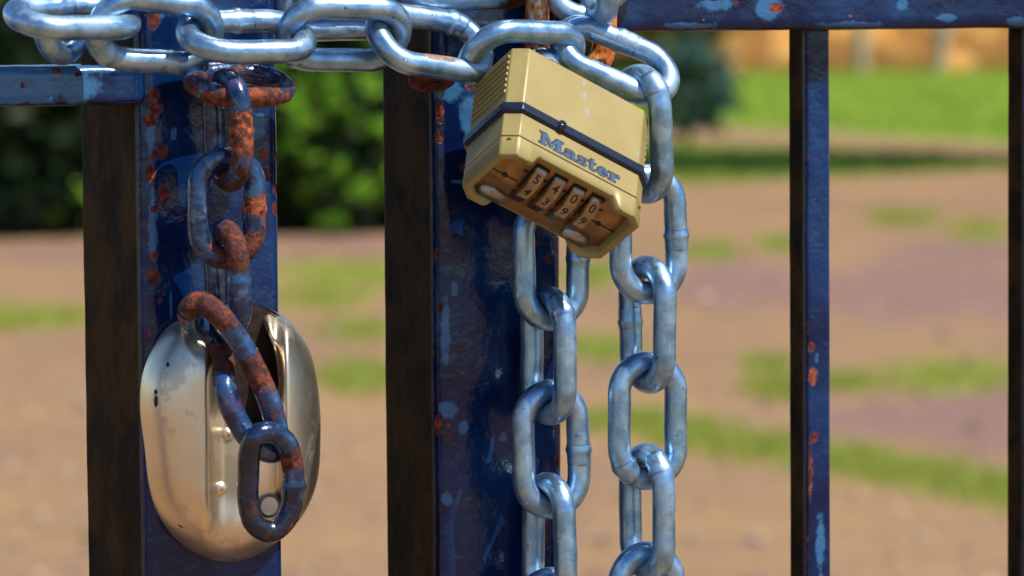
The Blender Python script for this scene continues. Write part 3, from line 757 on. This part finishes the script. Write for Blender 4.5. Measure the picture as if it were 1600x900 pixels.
def bar(name, parent, base, axis, u0, v0, s0, length, w_, d_, r=4.0, chips=(), wear_sunlit=(), dense_rng=None, step=1.6, shade_grime=True, seed=0.0):
    """square tube. axis 'z': section in (u,v), runs up from z=s0. axis 'u': section in (z,v), runs from u=s0."""
    sec = rounded_rect(w_, d_, r)
    ts = []; t = 0.0
    while t < length:
        ts.append(t)
        pos = s0 + t
        fine = dense_rng and dense_rng[0] < pos < dense_rng[1]
        t += (step * mm) if fine else 0.02
    ts.append(length)
    V = []; A = {'chip': [], 'wear_sunlit': [], 'shade_grime': []}
    for t in ts:
        for (a, d) in sec:
            if axis == 'z': p = Vector((u0 + a * mm, v0 + d * mm, s0 + t))
            else: p = Vector((s0 + t, v0 + d * mm, u0 + a * mm))
            nn = noise.noise(p * 45 + Vector((seed, 0, 0))) * 0.00035 + noise.noise(p * 160 + Vector((0, seed, 0))) * 0.00012
            p = p + Vector((nn, nn, 0 if axis == 'z' else nn))
            x, y = gproj(p)
            front = d < d_ * 0.5
            A['chip'].append(max(blobs(x, y, chips) if front else 0.0, 0.75 * max(0.0, 1 - abs(d - 0.4) / 3 - abs(a) / 3) * max(0.0, noise.noise(p * 70) * 2.2)))
            A['wear_sunlit'].append(blobs(x, y, wear_sunlit) if front else 0.0)
            g = 0.0  # left faces and undersides get the painted shade and dirt
            if axis == 'z' and a < 0.6 and shade_grime: g = min(1, max(0, (d - r * 0.6) / 3))
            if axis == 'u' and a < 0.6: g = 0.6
            A['shade_grime'].append(g)
            V.append(p - base)
    n = len(sec); F = []
    for k in range(len(ts) - 1):
        for i in range(n):
            j = (i + 1) % n; q = (k * n + i, k * n + j, (k + 1) * n + j, (k + 1) * n + i)
            F.append(q if axis == 'z' else q[::-1])
    F.append(tuple(range(n))[::-1] if axis == 'z' else tuple(range(n))); e = (len(ts) - 1) * n
    F.append(tuple(e + i for i in range(n)) if axis == 'z' else tuple(e + i for i in range(n))[::-1])
    return mesh_obj(name, V, F, M_GATE, parent, True, A)
zlo, zhi = G(800, 920).z, G(800, -20).z
# left leaf
uL, uR = G(223, 450).x, G(441, 450).x; wl = (uR - uL) * 1000
bL = Vector((uL, 0.02, 0))
gl = empty('gate', GM @ Matrix.Translation(bL), 'left leaf of the dark blue metal gate, its thick post carrying the steel guard', 'gate', 'gate leaves')
chL = [(240, 30, 9, 16), (241, 150, 8, 12), (236, 186, 10, 12), (255, 238, 7, 13), (242, 243, 6, 8), (235, 272, 8, 13), (257, 305, 9, 16), (241, 327, 6, 6), (240, 400, 6, 7), (240, 433, 10, 13),
       (412, 240, 7, 9), (414, 274, 7, 14), (431, 244, 4, 7), (431, 296, 5, 8), (430, 326, 5, 10), (395, 228, 6, 5), (405, 130, 12, 10), (250, 470, 4, 5), (232, 520, 3, 8), (243, 170, 12, 5)]
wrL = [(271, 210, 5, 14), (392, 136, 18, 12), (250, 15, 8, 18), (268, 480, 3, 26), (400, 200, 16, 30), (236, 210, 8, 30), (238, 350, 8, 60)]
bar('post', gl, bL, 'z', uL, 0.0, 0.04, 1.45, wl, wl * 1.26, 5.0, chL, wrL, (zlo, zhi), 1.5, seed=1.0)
zt, zb = G(100, 103).z, G(100, 166).z
hL = (zt - zb) * 1000
bar('rail', gl, bL, 'u', zb, 0.0005, uL - 0.9, 0.9 + 0.0015, hL, wl * 0.9, 3.0, [(88, 110, 8, 5), (122, 116, 4, 6), (37, 134, 4, 6)], [(30, 150, 60, 14), (100, 108, 90, 8), (60, 132, 60, 34), (120, 140, 36, 30), (5, 128, 50, 30)], (uL - 0.09, uL + 0.02), 1.5, seed=2.0)  # large pale blobs paint sunlight onto the rail front
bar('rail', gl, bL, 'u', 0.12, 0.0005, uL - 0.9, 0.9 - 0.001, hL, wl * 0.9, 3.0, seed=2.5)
BW, BD = 10.6, 14.5
vb = 0.013
for k in range(3): bar('upright', gl, bL, 'z', uL - 0.12 - 0.094 * k, vb, 0.12 + hL * mm, zb - 0.12 - hL * mm + 0.002, BW, BD, 1.6, seed=3.0 + k)
# right leaf
uM, uN = G(683, 450).x, G(881, 450).x; wm_ = (uN - uM) * 1000
bR = Vector((uM, 0.02, 0))
gr = empty('gate', GM @ Matrix.Translation(bR), 'right leaf of the dark blue metal gate with two thin uprights, behind the padlock', 'gate', 'gate leaves')
chR = [(688, 177, 6, 18), (686, 214, 7, 9), (684, 398, 5, 12), (688, 481, 5, 9), (684, 664, 6, 16), (701, 663, 4, 4), (700, 683, 5, 6), (706, 718, 5, 4), (838, 381, 7, 5), (858, 404, 6, 8), (735, 135, 9, 7), (752, 128, 8, 4), (724, 262, 6, 6), (870, 720, 4, 14)]
wrR = [(710, 452, 6, 14), (724, 668, 8, 14), (788, 683, 7, 10), (700, 640, 16, 14), (716, 284, 14, 5), (700, 780, 10, 14), (700, 140, 25, 20), (735, 180, 18, 40), (696, 520, 8, 60)]
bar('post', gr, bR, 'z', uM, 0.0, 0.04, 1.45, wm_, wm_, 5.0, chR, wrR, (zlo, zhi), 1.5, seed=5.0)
zrb = G(1200, 47.5).z
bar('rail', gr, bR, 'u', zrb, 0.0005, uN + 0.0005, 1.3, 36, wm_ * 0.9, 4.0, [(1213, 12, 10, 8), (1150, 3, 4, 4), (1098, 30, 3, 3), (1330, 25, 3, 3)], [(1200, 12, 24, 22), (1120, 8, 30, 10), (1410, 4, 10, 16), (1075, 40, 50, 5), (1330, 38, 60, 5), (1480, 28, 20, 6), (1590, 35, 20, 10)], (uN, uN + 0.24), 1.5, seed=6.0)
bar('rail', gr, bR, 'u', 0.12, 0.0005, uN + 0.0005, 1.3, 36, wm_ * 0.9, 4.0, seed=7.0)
ub = G(1261, 450, vb).x; ub2 = G(1604, 450, vb).x
cT = [(1268, 542, 5, 9), (1270, 588, 7, 14), (1272, 683, 7, 9), (1266, 740, 3, 40), (1298, 738, 3, 6)]
wT = [(1285, 690, 5, 3), (1276, 560, 4, 12), (1282, 850, 8, 50)]
for k in range(6):
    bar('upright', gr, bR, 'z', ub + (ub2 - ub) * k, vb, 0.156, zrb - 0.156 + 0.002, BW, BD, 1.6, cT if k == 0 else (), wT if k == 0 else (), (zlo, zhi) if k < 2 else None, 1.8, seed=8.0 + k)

# ------------------------------------------------------------------ ground
GR_EL = [(60, 497, 130, 17), (540, 428, 130, 26), (500, 470, 80, 16), (562, 590, 60, 22), (940, 548, 60, 18), (1110, 395, 50, 14), (1215, 385, 30, 12), (1410, 340, 55, 15), (1530, 366, 50, 18), (1215, 607, 45, 14), (1330, 600, 40, 10), (1195, 572, 34, 9),
         (1490, 590, 120, 26), (1080, 680, 60, 20), (1180, 700, 80, 20), (1300, 722, 90, 20), (1420, 742, 90, 22), (1540, 765, 80, 22), (1640, 785, 80, 20), (940, 430, 60, 18), (1700, 600, 90, 25), (-60, 500, 120, 20), (980, 660, 80, 15), (560, 520, 60, 18)]
MV_EL = [(1450, 455, 220, 55), (1540, 650, 150, 60), (1160, 440, 150, 38), (1380, 660, 120, 30), (520, 385, 120, 12), (80, 400, 120, 12), (1500, 395, 140, 22)]
def mauve_at(P):
    px, py = project(P); g = 0.0
    for (cx, cy, sx, sy) in MV_EL:
        d = ((px - cx) / sx) ** 2 + ((py - cy) / sy) ** 2
        if d < 5: g = max(g, math.exp(-d * 0.75))
    return g
def grass_at(x, y, P):
    px, py = project(P)
    wv = P * 1.1
    px += 34 * noise.noise(wv) + 16 * noise.noise(wv * 3.1); py += 13 * noise.noise(wv + Vector((7, 3, 0))) + 6 * noise.noise(wv * 2.7)
    g = 0.0
    if P.y > 5 and -300 < px < 2000:
        for (cx, cy, sx, sy) in GR_EL:
            d = ((px - cx) / sx) ** 2 + ((py - cy) / sy) ** 2
            if d < 5: g = max(g, 0.82 * math.exp(-d * 0.75))
    # lawns
    if P.y > 28:
        wob = 0.7 * noise.noise(P * 0.35)
        e1 = sst(0, 1.4, P.y - (42.2 - 2.5 * (max(1.6, min(6.0, P.x)) - 2.46)) + wob)
        g = max(g, e1)
        e2 = sst(0, 1.6, P.y - (28.6 + 0.8 * (P.x - 2)) + wob) * (1 - sst(-1.2, 0.3, P.y - (37.5 - 1.6 * (P.x - 2.2)) + wob))
        e2 *= 1 - sst(4.0, 5.0, P.x)
        g = max(g, e2)
    if P.y < 3: 
        g = 0.25 * max(0, noise.noise(P * 0.6))
    return g
radii = [0.0]; r = 0.5
while r < 2600: radii.append(r); r *= 1.018 if 7 < r < 90 else 1.12
ang = []; a = 0.0
while a < 360:
    ang.append(a); f = abs(((a - 90) + 180) % 360 - 180); a += 0.11 if f < 11 else (1.0 if f < 20 else 6.0)
V = [(0, 0, 0)]; ga = [0.0]; mv = [0.0]; F = []
na = len(ang)
for ri_, rr in enumerate(radii[1:]):
    for a in ang:
        P = Vector((rr * math.cos(R_(a)), rr * math.sin(R_(a)), 0.0))
        fr_ = abs(((a - 90) + 180) % 360 - 180)
        ga.append(grass_at(0, 0, P) if (fr_ < 12 and 6 < rr < 120) else (1.0 if rr > 45 else 0.15 + 0.3 * noise.noise(P * 0.2)))
        mv.append(mauve_at(P) if (fr_ < 12 and 6 < rr < 60) else 0.0)
        P.z = 0.02 * noise.noise(P * 0.35) if rr > 3 else 0.0
        V.append(P)
for i in range(na): F.append((0, 1 + i, 1 + (i + 1) % na))
for k in range(len(radii) - 2):
    o0 = 1 + k * na; o1_ = o0 + na
    for i in range(na):
        j = (i + 1) % na; F.append((o0 + i, o1_ + i, o1_ + j, o0 + j))
def mat_ground():
    b = NB('dusty_tan_ground'); tc = b.n('ShaderNodeTexCoord'); c = tc.outputs['Object']
    n1 = b.noise(c, 0.45, 5, 0.6); n2 = b.noise(c, 2.3, 5, 0.65); n3 = b.noise(c, 30, 4)
    col = b.mix(b.ramp(n1, 0.35, 0.65), (0.30, 0.182, 0.083), (0.240, 0.143, 0.080))
    col = b.mix(b.math('MULTIPLY', b.ramp(n2, 0.45, 0.7), 0.6), col, (0.20, 0.125, 0.092))
    col = b.mix(b.math('MULTIPLY', b.ramp(n3, 0.5, 0.8), 0.25), col, (0.36, 0.24, 0.13))
    mvm = b.ramp(b.math('ADD', b.attr('mauve'), b.math('MULTIPLY', b.math('SUBTRACT', b.noise(c, 2.2, 5, 0.7), 0.5), 0.9)), 0.2, 0.9)
    col = b.mix(b.math('MULTIPLY', mvm, 0.85), col, (0.205, 0.118, 0.102))
    col = b.mix(b.math('MULTIPLY', b.ramp(b.noise(c, 7.5, 6, 0.7), 0.5, 0.68), 0.45), col, (0.17, 0.095, 0.05))
    g = b.math('ADD', b.attr('grass'), b.math('MULTIPLY', b.math('SUBTRACT', b.noise(c, 3.2, 6, 0.75), 0.5), 1.3))
    gm = b.ramp(g, 0.35, 1.0)
    gc = b.mix(b.ramp(b.noise(c, 1.1, 4), 0.35, 0.65), (0.17, 0.29, 0.012), (0.25, 0.37, 0.02))
    gc = b.mix(b.math('MULTIPLY', b.ramp(b.noise(c, 14, 4), 0.45, 0.65), 0.4), gc, (0.26, 0.23, 0.06))
    gc = b.mix(b.ramp(b.attr('grass'), 0.70, 0.95), b.mix(0.35, gc, (0.36, 0.34, 0.06)), gc)
    col = b.mix(gm, col, gc)
    return b.out(col, 0.9, 0.0, b.bump(b.math('ADD', n2, b.math('MULTIPLY', n3, 0.3)), 0.5, 0.03), spec=0.1)
g_o = mesh_obj('ground', V, F, mat_ground(), None, True, {'grass': ga, 'mauve': mv}); setp(g_o, 'dusty tan ground with patches of grass, lawn beyond', kind='structure')

# grass blades of the near patches
def mat_leaf(name, c1, c2, sc=1.5, tr=0.25, rough=0.5):
    b = NB(name); tc = b.n('ShaderNodeTexCoord'); c = tc.outputs['Object']
    geo = b.n('ShaderNodeNewGeometry')
    col = b.mix(geo.outputs['Random Per Island'], c1, c2)
    b.out(col, rough, 0.0, spec=0.3)
    tl = b.n('ShaderNodeBsdfTranslucent'); b.put(tl.inputs['Color'], col)
    mx = b.n('ShaderNodeMixShader'); mx.inputs[0].default_value = tr
    b.l(b.b.outputs[0], mx.inputs[1]); b.l(tl.outputs[0], mx.inputs[2])
    b.l(mx.outputs[0], b.t.nodes['Material Output'].inputs[0]); return b.m
M_GRASS = mat_leaf('grass_blade', (0.17, 0.27, 0.02), (0.28, 0.35, 0.05))
rng = random.Random(3); V = []; F = []
def blade(P, h, wd):
    a = rng.uniform(0, 6.28); dx, dy = math.cos(a) * wd, math.sin(a) * wd; lx, ly = rng.uniform(-.5, .5) * h, rng.uniform(-.5, .5) * h
    i = len(V); V.extend([(P.x - dx, P.y - dy, P.z), (P.x + dx, P.y + dy, P.z), (P.x + lx, P.y + ly, P.z + h)]); F.append((i, i + 1, i + 2))
for (cx, cy, sx, sy) in GR_EL:
    for _ in range(900):
        x = rng.gauss(cx, sx * 0.5); y = rng.gauss(cy, sy * 0.5)
        if y < 330 or y > 1000: continue
        P = ground(x, y); P.z = -0.005
        for _k in range(2): blade(P + Vector((rng.uniform(-.02, .02), rng.uniform(-.03, .03), 0)), rng.uniform(0.02, 0.055), 0.004)
setp(mesh_obj('grass', V, F, mat_leaf('dry_green_blade', (0.24, 0.33, 0.03), (0.46, 0.45, 0.10)), None, False), 'tufts of short grass growing in patches on the dusty ground', 'grass', kind='stuff')
V = []; F = []
for _ in range(26000):
    y = 29 + 62 * rng.random() ** 1.2; x = rng.uniform(0.02, 0.145) * y
    P = Vector((x, y, 0)); g = grass_at(0, 0, P)
    if g < 0.5: continue
    blade(P, rng.uniform(0.04, 0.10), 0.012)
setp(mesh_obj('lawn_grass', V, F, M_GRASS, None, False), 'bright green lawn grass beyond the tan path', 'grass', kind='stuff')

rng = random.Random(5); V = []; F = []
for _ in range(2600):
    y = 8 + 20 * rng.random() ** 1.3; x = rng.uniform(-0.15, 0.15) * y; s_ = rng.uniform(0.006, 0.022) * (1 + (rng.random() > 0.97) * 1.5)
    P = Vector((x, y, s_ * 0.2)); i = len(V)
    q = [Vector((rng.uniform(.7, 1.3) * math.cos(k * 1.571 + rng.random()), rng.uniform(.7, 1.3) * math.sin(k * 1.571 + rng.random()), 0)) * s_ for k in range(4)]
    V.extend([P + d for d in q] + [P + Vector((0, 0, s_ * 0.7))]); F.extend([(i, i + 1, i + 4), (i + 1, i + 2, i + 4), (i + 2, i + 3, i + 4), (i + 3, i, i + 4)])
setp(mesh_obj('gravel', V, F, mat_leaf('pebble', (0.13, 0.08, 0.06), (0.42, 0.30, 0.20), tr=0.0, rough=0.9), None, False), 'small loose stones scattered over the tan ground', 'gravel', kind='stuff')

# dry golden bank behind the lawn
def mat_bank():
    b = NB('dry_golden_grass_bank'); tc = b.n('ShaderNodeTexCoord'); c = tc.outputs['Object']
    n = b.noise(c, 1.1, 5, 0.65); n2 = b.noise(c, 3.5, 4)
    col = b.mix(b.ramp(n, 0.38, 0.62), (0.45, 0.21, 0.045), (0.48, 0.29, 0.09))
    col = b.mix(b.math('MULTIPLY', b.ramp(n2, 0.58, 0.72), 0.6), col, (0.20, 0.12, 0.03))
    return b.out(col, 0.9, 0.0, b.bump(n2, 0.6, 0.2), spec=0.1)
V = []; F = []; NX, NY = 120, 26
for j in range(NY):
    for i in range(NX):
        x = -40 + 110 * i / (NX - 1); t = j / (NY - 1); y0 = 82 - 0.05 * x
        y = y0 + 26 * t; z = 5.5 * sst(0, 0.55, t) * (1 + 0.25 * noise.noise(Vector((x * .12, y * .12, 0)))) + 0.25 * noise.noise(Vector((x * .7, y * .7, 3))) * (0 if j == 0 else 1)
        V.append((x, y, z - (0.1 if j == 0 else 0)))
for j in range(NY - 1):
    for i in range(NX - 1): q = j * NX + i; F.append((q, q + 1, q + NX + 1, q + NX))
setp(mesh_obj('hill', V, F, mat_bank(), None, True), 'dry golden bank beyond the lawn', kind='structure')
rng = random.Random(11); V = []; F = []
for _ in range(30000):
    x = rng.uniform(0, 22); t = rng.random() ** 1.3 * 0.4; y = 82 - 0.05 * x + 26 * t
    z = 5.5 * sst(0, 0.55, t) * (1 + 0.25 * noise.noise(Vector((x * .12, y * .12, 0)))) + 0.25 * noise.noise(Vector((x * .7, y * .7, 3)))
    if noise.noise(Vector((x * .9, y * .5, 1))) < -0.25: continue
    blade(Vector((x, y, z - 0.03)), rng.uniform(0.12, 0.4), 0.03)
setp(mesh_obj('dry_grass', V, F, mat_leaf('dry_straw', (0.40, 0.19, 0.04), (0.56, 0.35, 0.12), tr=0.3), None, False), 'tall dry golden grass covering the bank behind the lawn', 'grass', kind='stuff')

# ------------------------------------------------------------------ posts at the foot of the bank
M_PALE = simple('weathered_pale_wood', (0.40, 0.32, 0.23), 0.8, 0.0, 6, 0.3, 0.5, 0.01)
def fence_post(px, lean, label, hh_):
    P = ground(px, 118); P = P * (80.0 / P.y); P.z = 0
    e = empty('wooden_post', Matrix.Translation(P) @ Matrix.Rotation(lean, 4, 'Y'), label, 'post')
    b = bmesh.new(); bmesh.ops.create_cone(b, cap_ends=True, segments=12, radius1=0.15, radius2=0.13, depth=hh_, matrix=Matrix.Translation((0, 0, hh_ / 2 - 0.1)))
    for v in b.verts: v.co += Vector((noise.noise(v.co * 5), noise.noise(v.co * 5 + Vector((3, 0, 0))), 0)) * 0.015
    bm_obj('shaft', b, M_PALE, e, smooth=True, angle=40)
    b = bmesh.new(); bmesh.ops.create_cone(b, cap_ends=True, segments=12, radius1=0.16, radius2=0.10, depth=0.08, matrix=Matrix.Translation((0, 0, hh_ - 0.062)))
    bm_obj('cap', b, M_PALE, e, smooth=True, angle=30)
fence_post(1345, R_(0), 'pale upright post at the far bank, just right of the nearer thin upright', 2.2)
fence_post(1466, R_(7), 'pale leaning post at the far bank, the right one of the two', 2.2)

# ------------------------------------------------------------------ shrubs and trees
M_BARK = simple('brown_bark', (0.12, 0.075, 0.045), 0.9, 0.0, 8, 0.4, 0.6, 0.02)
def limb(bm, a, c, r0, r1, seg=8):
    ax = (c - a); L = ax.length
    bmesh.ops.create_cone(bm, cap_ends=True, segments=seg, radius1=r0, radius2=r1, depth=L, matrix=Matrix.Translation((a + c) / 2) @ ax.to_track_quat('Z', 'Y').to_matrix().to_4x4())
M_INNER = mat_leaf('painted_shade_leaf', (0.008, 0.022, 0.006), (0.015, 0.04, 0.008), tr=0.0)  # inner leaves coloured near black, painting in the shade inside the crown
def leafy(name, base, label, cat, crown_c, crown_r, n_clump, per, leaf, clump_r, m, seed, trunk=None, inner=900, group=None, low=0.05):
    rg = random.Random(seed)
    e = empty(name, Matrix.Translation(base), label, cat, group)
    V = []; F = []; V2 = []; F2 = []
    def leaf_at(p, s, V=V, F=F):
        d = Vector((rg.gauss(0, 1), rg.gauss(0, 1), rg.gauss(0, 1))).normalized(); q = d.orthogonal().normalized()
        q = (q * math.cos(1.3 * rg.random()) + d.cross(q) * math.sin(rg.random() * 6.28)).normalized()
        a, b_, c_, d_ = p - d * s, p + q * s * 0.45, p + d * s, p - q * s * 0.45
        i = len(V); V.extend([a, b_, c_, d_]); F.append((i, i + 1, i + 2, i + 3))
    for _ in range(n_clump):
        while True:
            d = Vector((rg.uniform(-1, 1), rg.uniform(-1, 1), rg.uniform(-1, 1)))
            if 0.15 < d.length < 1: break
        d = d.normalized() * (rg.uniform(0.72, 1.0))
        lob = 1 + 0.32 * noise.noise(d * 2.6 + Vector((seed, 0, 0)))
        cpt = Vector((crown_c[0] + d.x * crown_r[0] * lob, crown_c[1] + d.y * crown_r[1] * lob, crown_c[2] + d.z * crown_r[2] * lob))
        if cpt.z < low: continue
        cr = clump_r * rg.uniform(0.6, 1.3)
        for _k in range(per):
            g = Vector((rg.gauss(0, 1), rg.gauss(0, 1), rg.gauss(0, .7))) * cr * 0.55
            if cpt.z + g.z < low: continue
            leaf_at(cpt + g, leaf * rg.uniform(0.6, 1.2))
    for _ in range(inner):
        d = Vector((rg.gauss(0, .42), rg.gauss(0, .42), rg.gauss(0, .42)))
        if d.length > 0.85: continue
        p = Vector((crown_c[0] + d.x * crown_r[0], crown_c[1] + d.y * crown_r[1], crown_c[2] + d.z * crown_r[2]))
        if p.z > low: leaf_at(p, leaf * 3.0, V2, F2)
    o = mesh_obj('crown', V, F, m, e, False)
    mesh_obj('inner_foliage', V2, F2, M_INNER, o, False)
    b = bmesh.new(); t0 = Vector(trunk or (0, 0, 0)); top = Vector(crown_c)
    mid = t0.lerp(top, 0.5) + Vector((0.05, 0.02, 0))
    tr = max(0.03, crown_r[0] * 0.05)
    limb(b, t0 + Vector((0, 0, -0.05)), mid, tr * 1.3, tr); limb(b, mid, top, tr, tr * 0.5)
    for k in range(6):
        d = Vector((rg.uniform(-1, 1), rg.uniform(-1, 1), rg.uniform(-0.2, 1))).normalized()
        limb(b, mid.lerp(top, rg.random()), Vector((top.x + d.x * crown_r[0] * .8, top.y + d.y * crown_r[1] * .8, top.z + d.z * crown_r[2] * .8)), tr * 0.5, tr * 0.15, 6)
    bm_obj('trunk', b, M_BARK, e, smooth=True)
M_LEAF = mat_leaf('bright_shrub_leaf', (0.17, 0.42, 0.02), (0.36, 0.62, 0.06), tr=0.4, rough=0.35)
M_LEAFD = mat_leaf('dark_shrub_leaf', (0.015, 0.045, 0.008), (0.05, 0.13, 0.015), tr=0.1)
M_TEAL = mat_leaf('blue_green_leaf', (0.03, 0.10, 0.09), (0.08, 0.20, 0.16), tr=0.1)
M_OLIVE = mat_leaf('olive_leaf', (0.10, 0.10, 0.02), (0.20, 0.17, 0.03), tr=0.2)
def at(px, dist): return Vector(((px - 800) / FPX * dist, dist, 0))
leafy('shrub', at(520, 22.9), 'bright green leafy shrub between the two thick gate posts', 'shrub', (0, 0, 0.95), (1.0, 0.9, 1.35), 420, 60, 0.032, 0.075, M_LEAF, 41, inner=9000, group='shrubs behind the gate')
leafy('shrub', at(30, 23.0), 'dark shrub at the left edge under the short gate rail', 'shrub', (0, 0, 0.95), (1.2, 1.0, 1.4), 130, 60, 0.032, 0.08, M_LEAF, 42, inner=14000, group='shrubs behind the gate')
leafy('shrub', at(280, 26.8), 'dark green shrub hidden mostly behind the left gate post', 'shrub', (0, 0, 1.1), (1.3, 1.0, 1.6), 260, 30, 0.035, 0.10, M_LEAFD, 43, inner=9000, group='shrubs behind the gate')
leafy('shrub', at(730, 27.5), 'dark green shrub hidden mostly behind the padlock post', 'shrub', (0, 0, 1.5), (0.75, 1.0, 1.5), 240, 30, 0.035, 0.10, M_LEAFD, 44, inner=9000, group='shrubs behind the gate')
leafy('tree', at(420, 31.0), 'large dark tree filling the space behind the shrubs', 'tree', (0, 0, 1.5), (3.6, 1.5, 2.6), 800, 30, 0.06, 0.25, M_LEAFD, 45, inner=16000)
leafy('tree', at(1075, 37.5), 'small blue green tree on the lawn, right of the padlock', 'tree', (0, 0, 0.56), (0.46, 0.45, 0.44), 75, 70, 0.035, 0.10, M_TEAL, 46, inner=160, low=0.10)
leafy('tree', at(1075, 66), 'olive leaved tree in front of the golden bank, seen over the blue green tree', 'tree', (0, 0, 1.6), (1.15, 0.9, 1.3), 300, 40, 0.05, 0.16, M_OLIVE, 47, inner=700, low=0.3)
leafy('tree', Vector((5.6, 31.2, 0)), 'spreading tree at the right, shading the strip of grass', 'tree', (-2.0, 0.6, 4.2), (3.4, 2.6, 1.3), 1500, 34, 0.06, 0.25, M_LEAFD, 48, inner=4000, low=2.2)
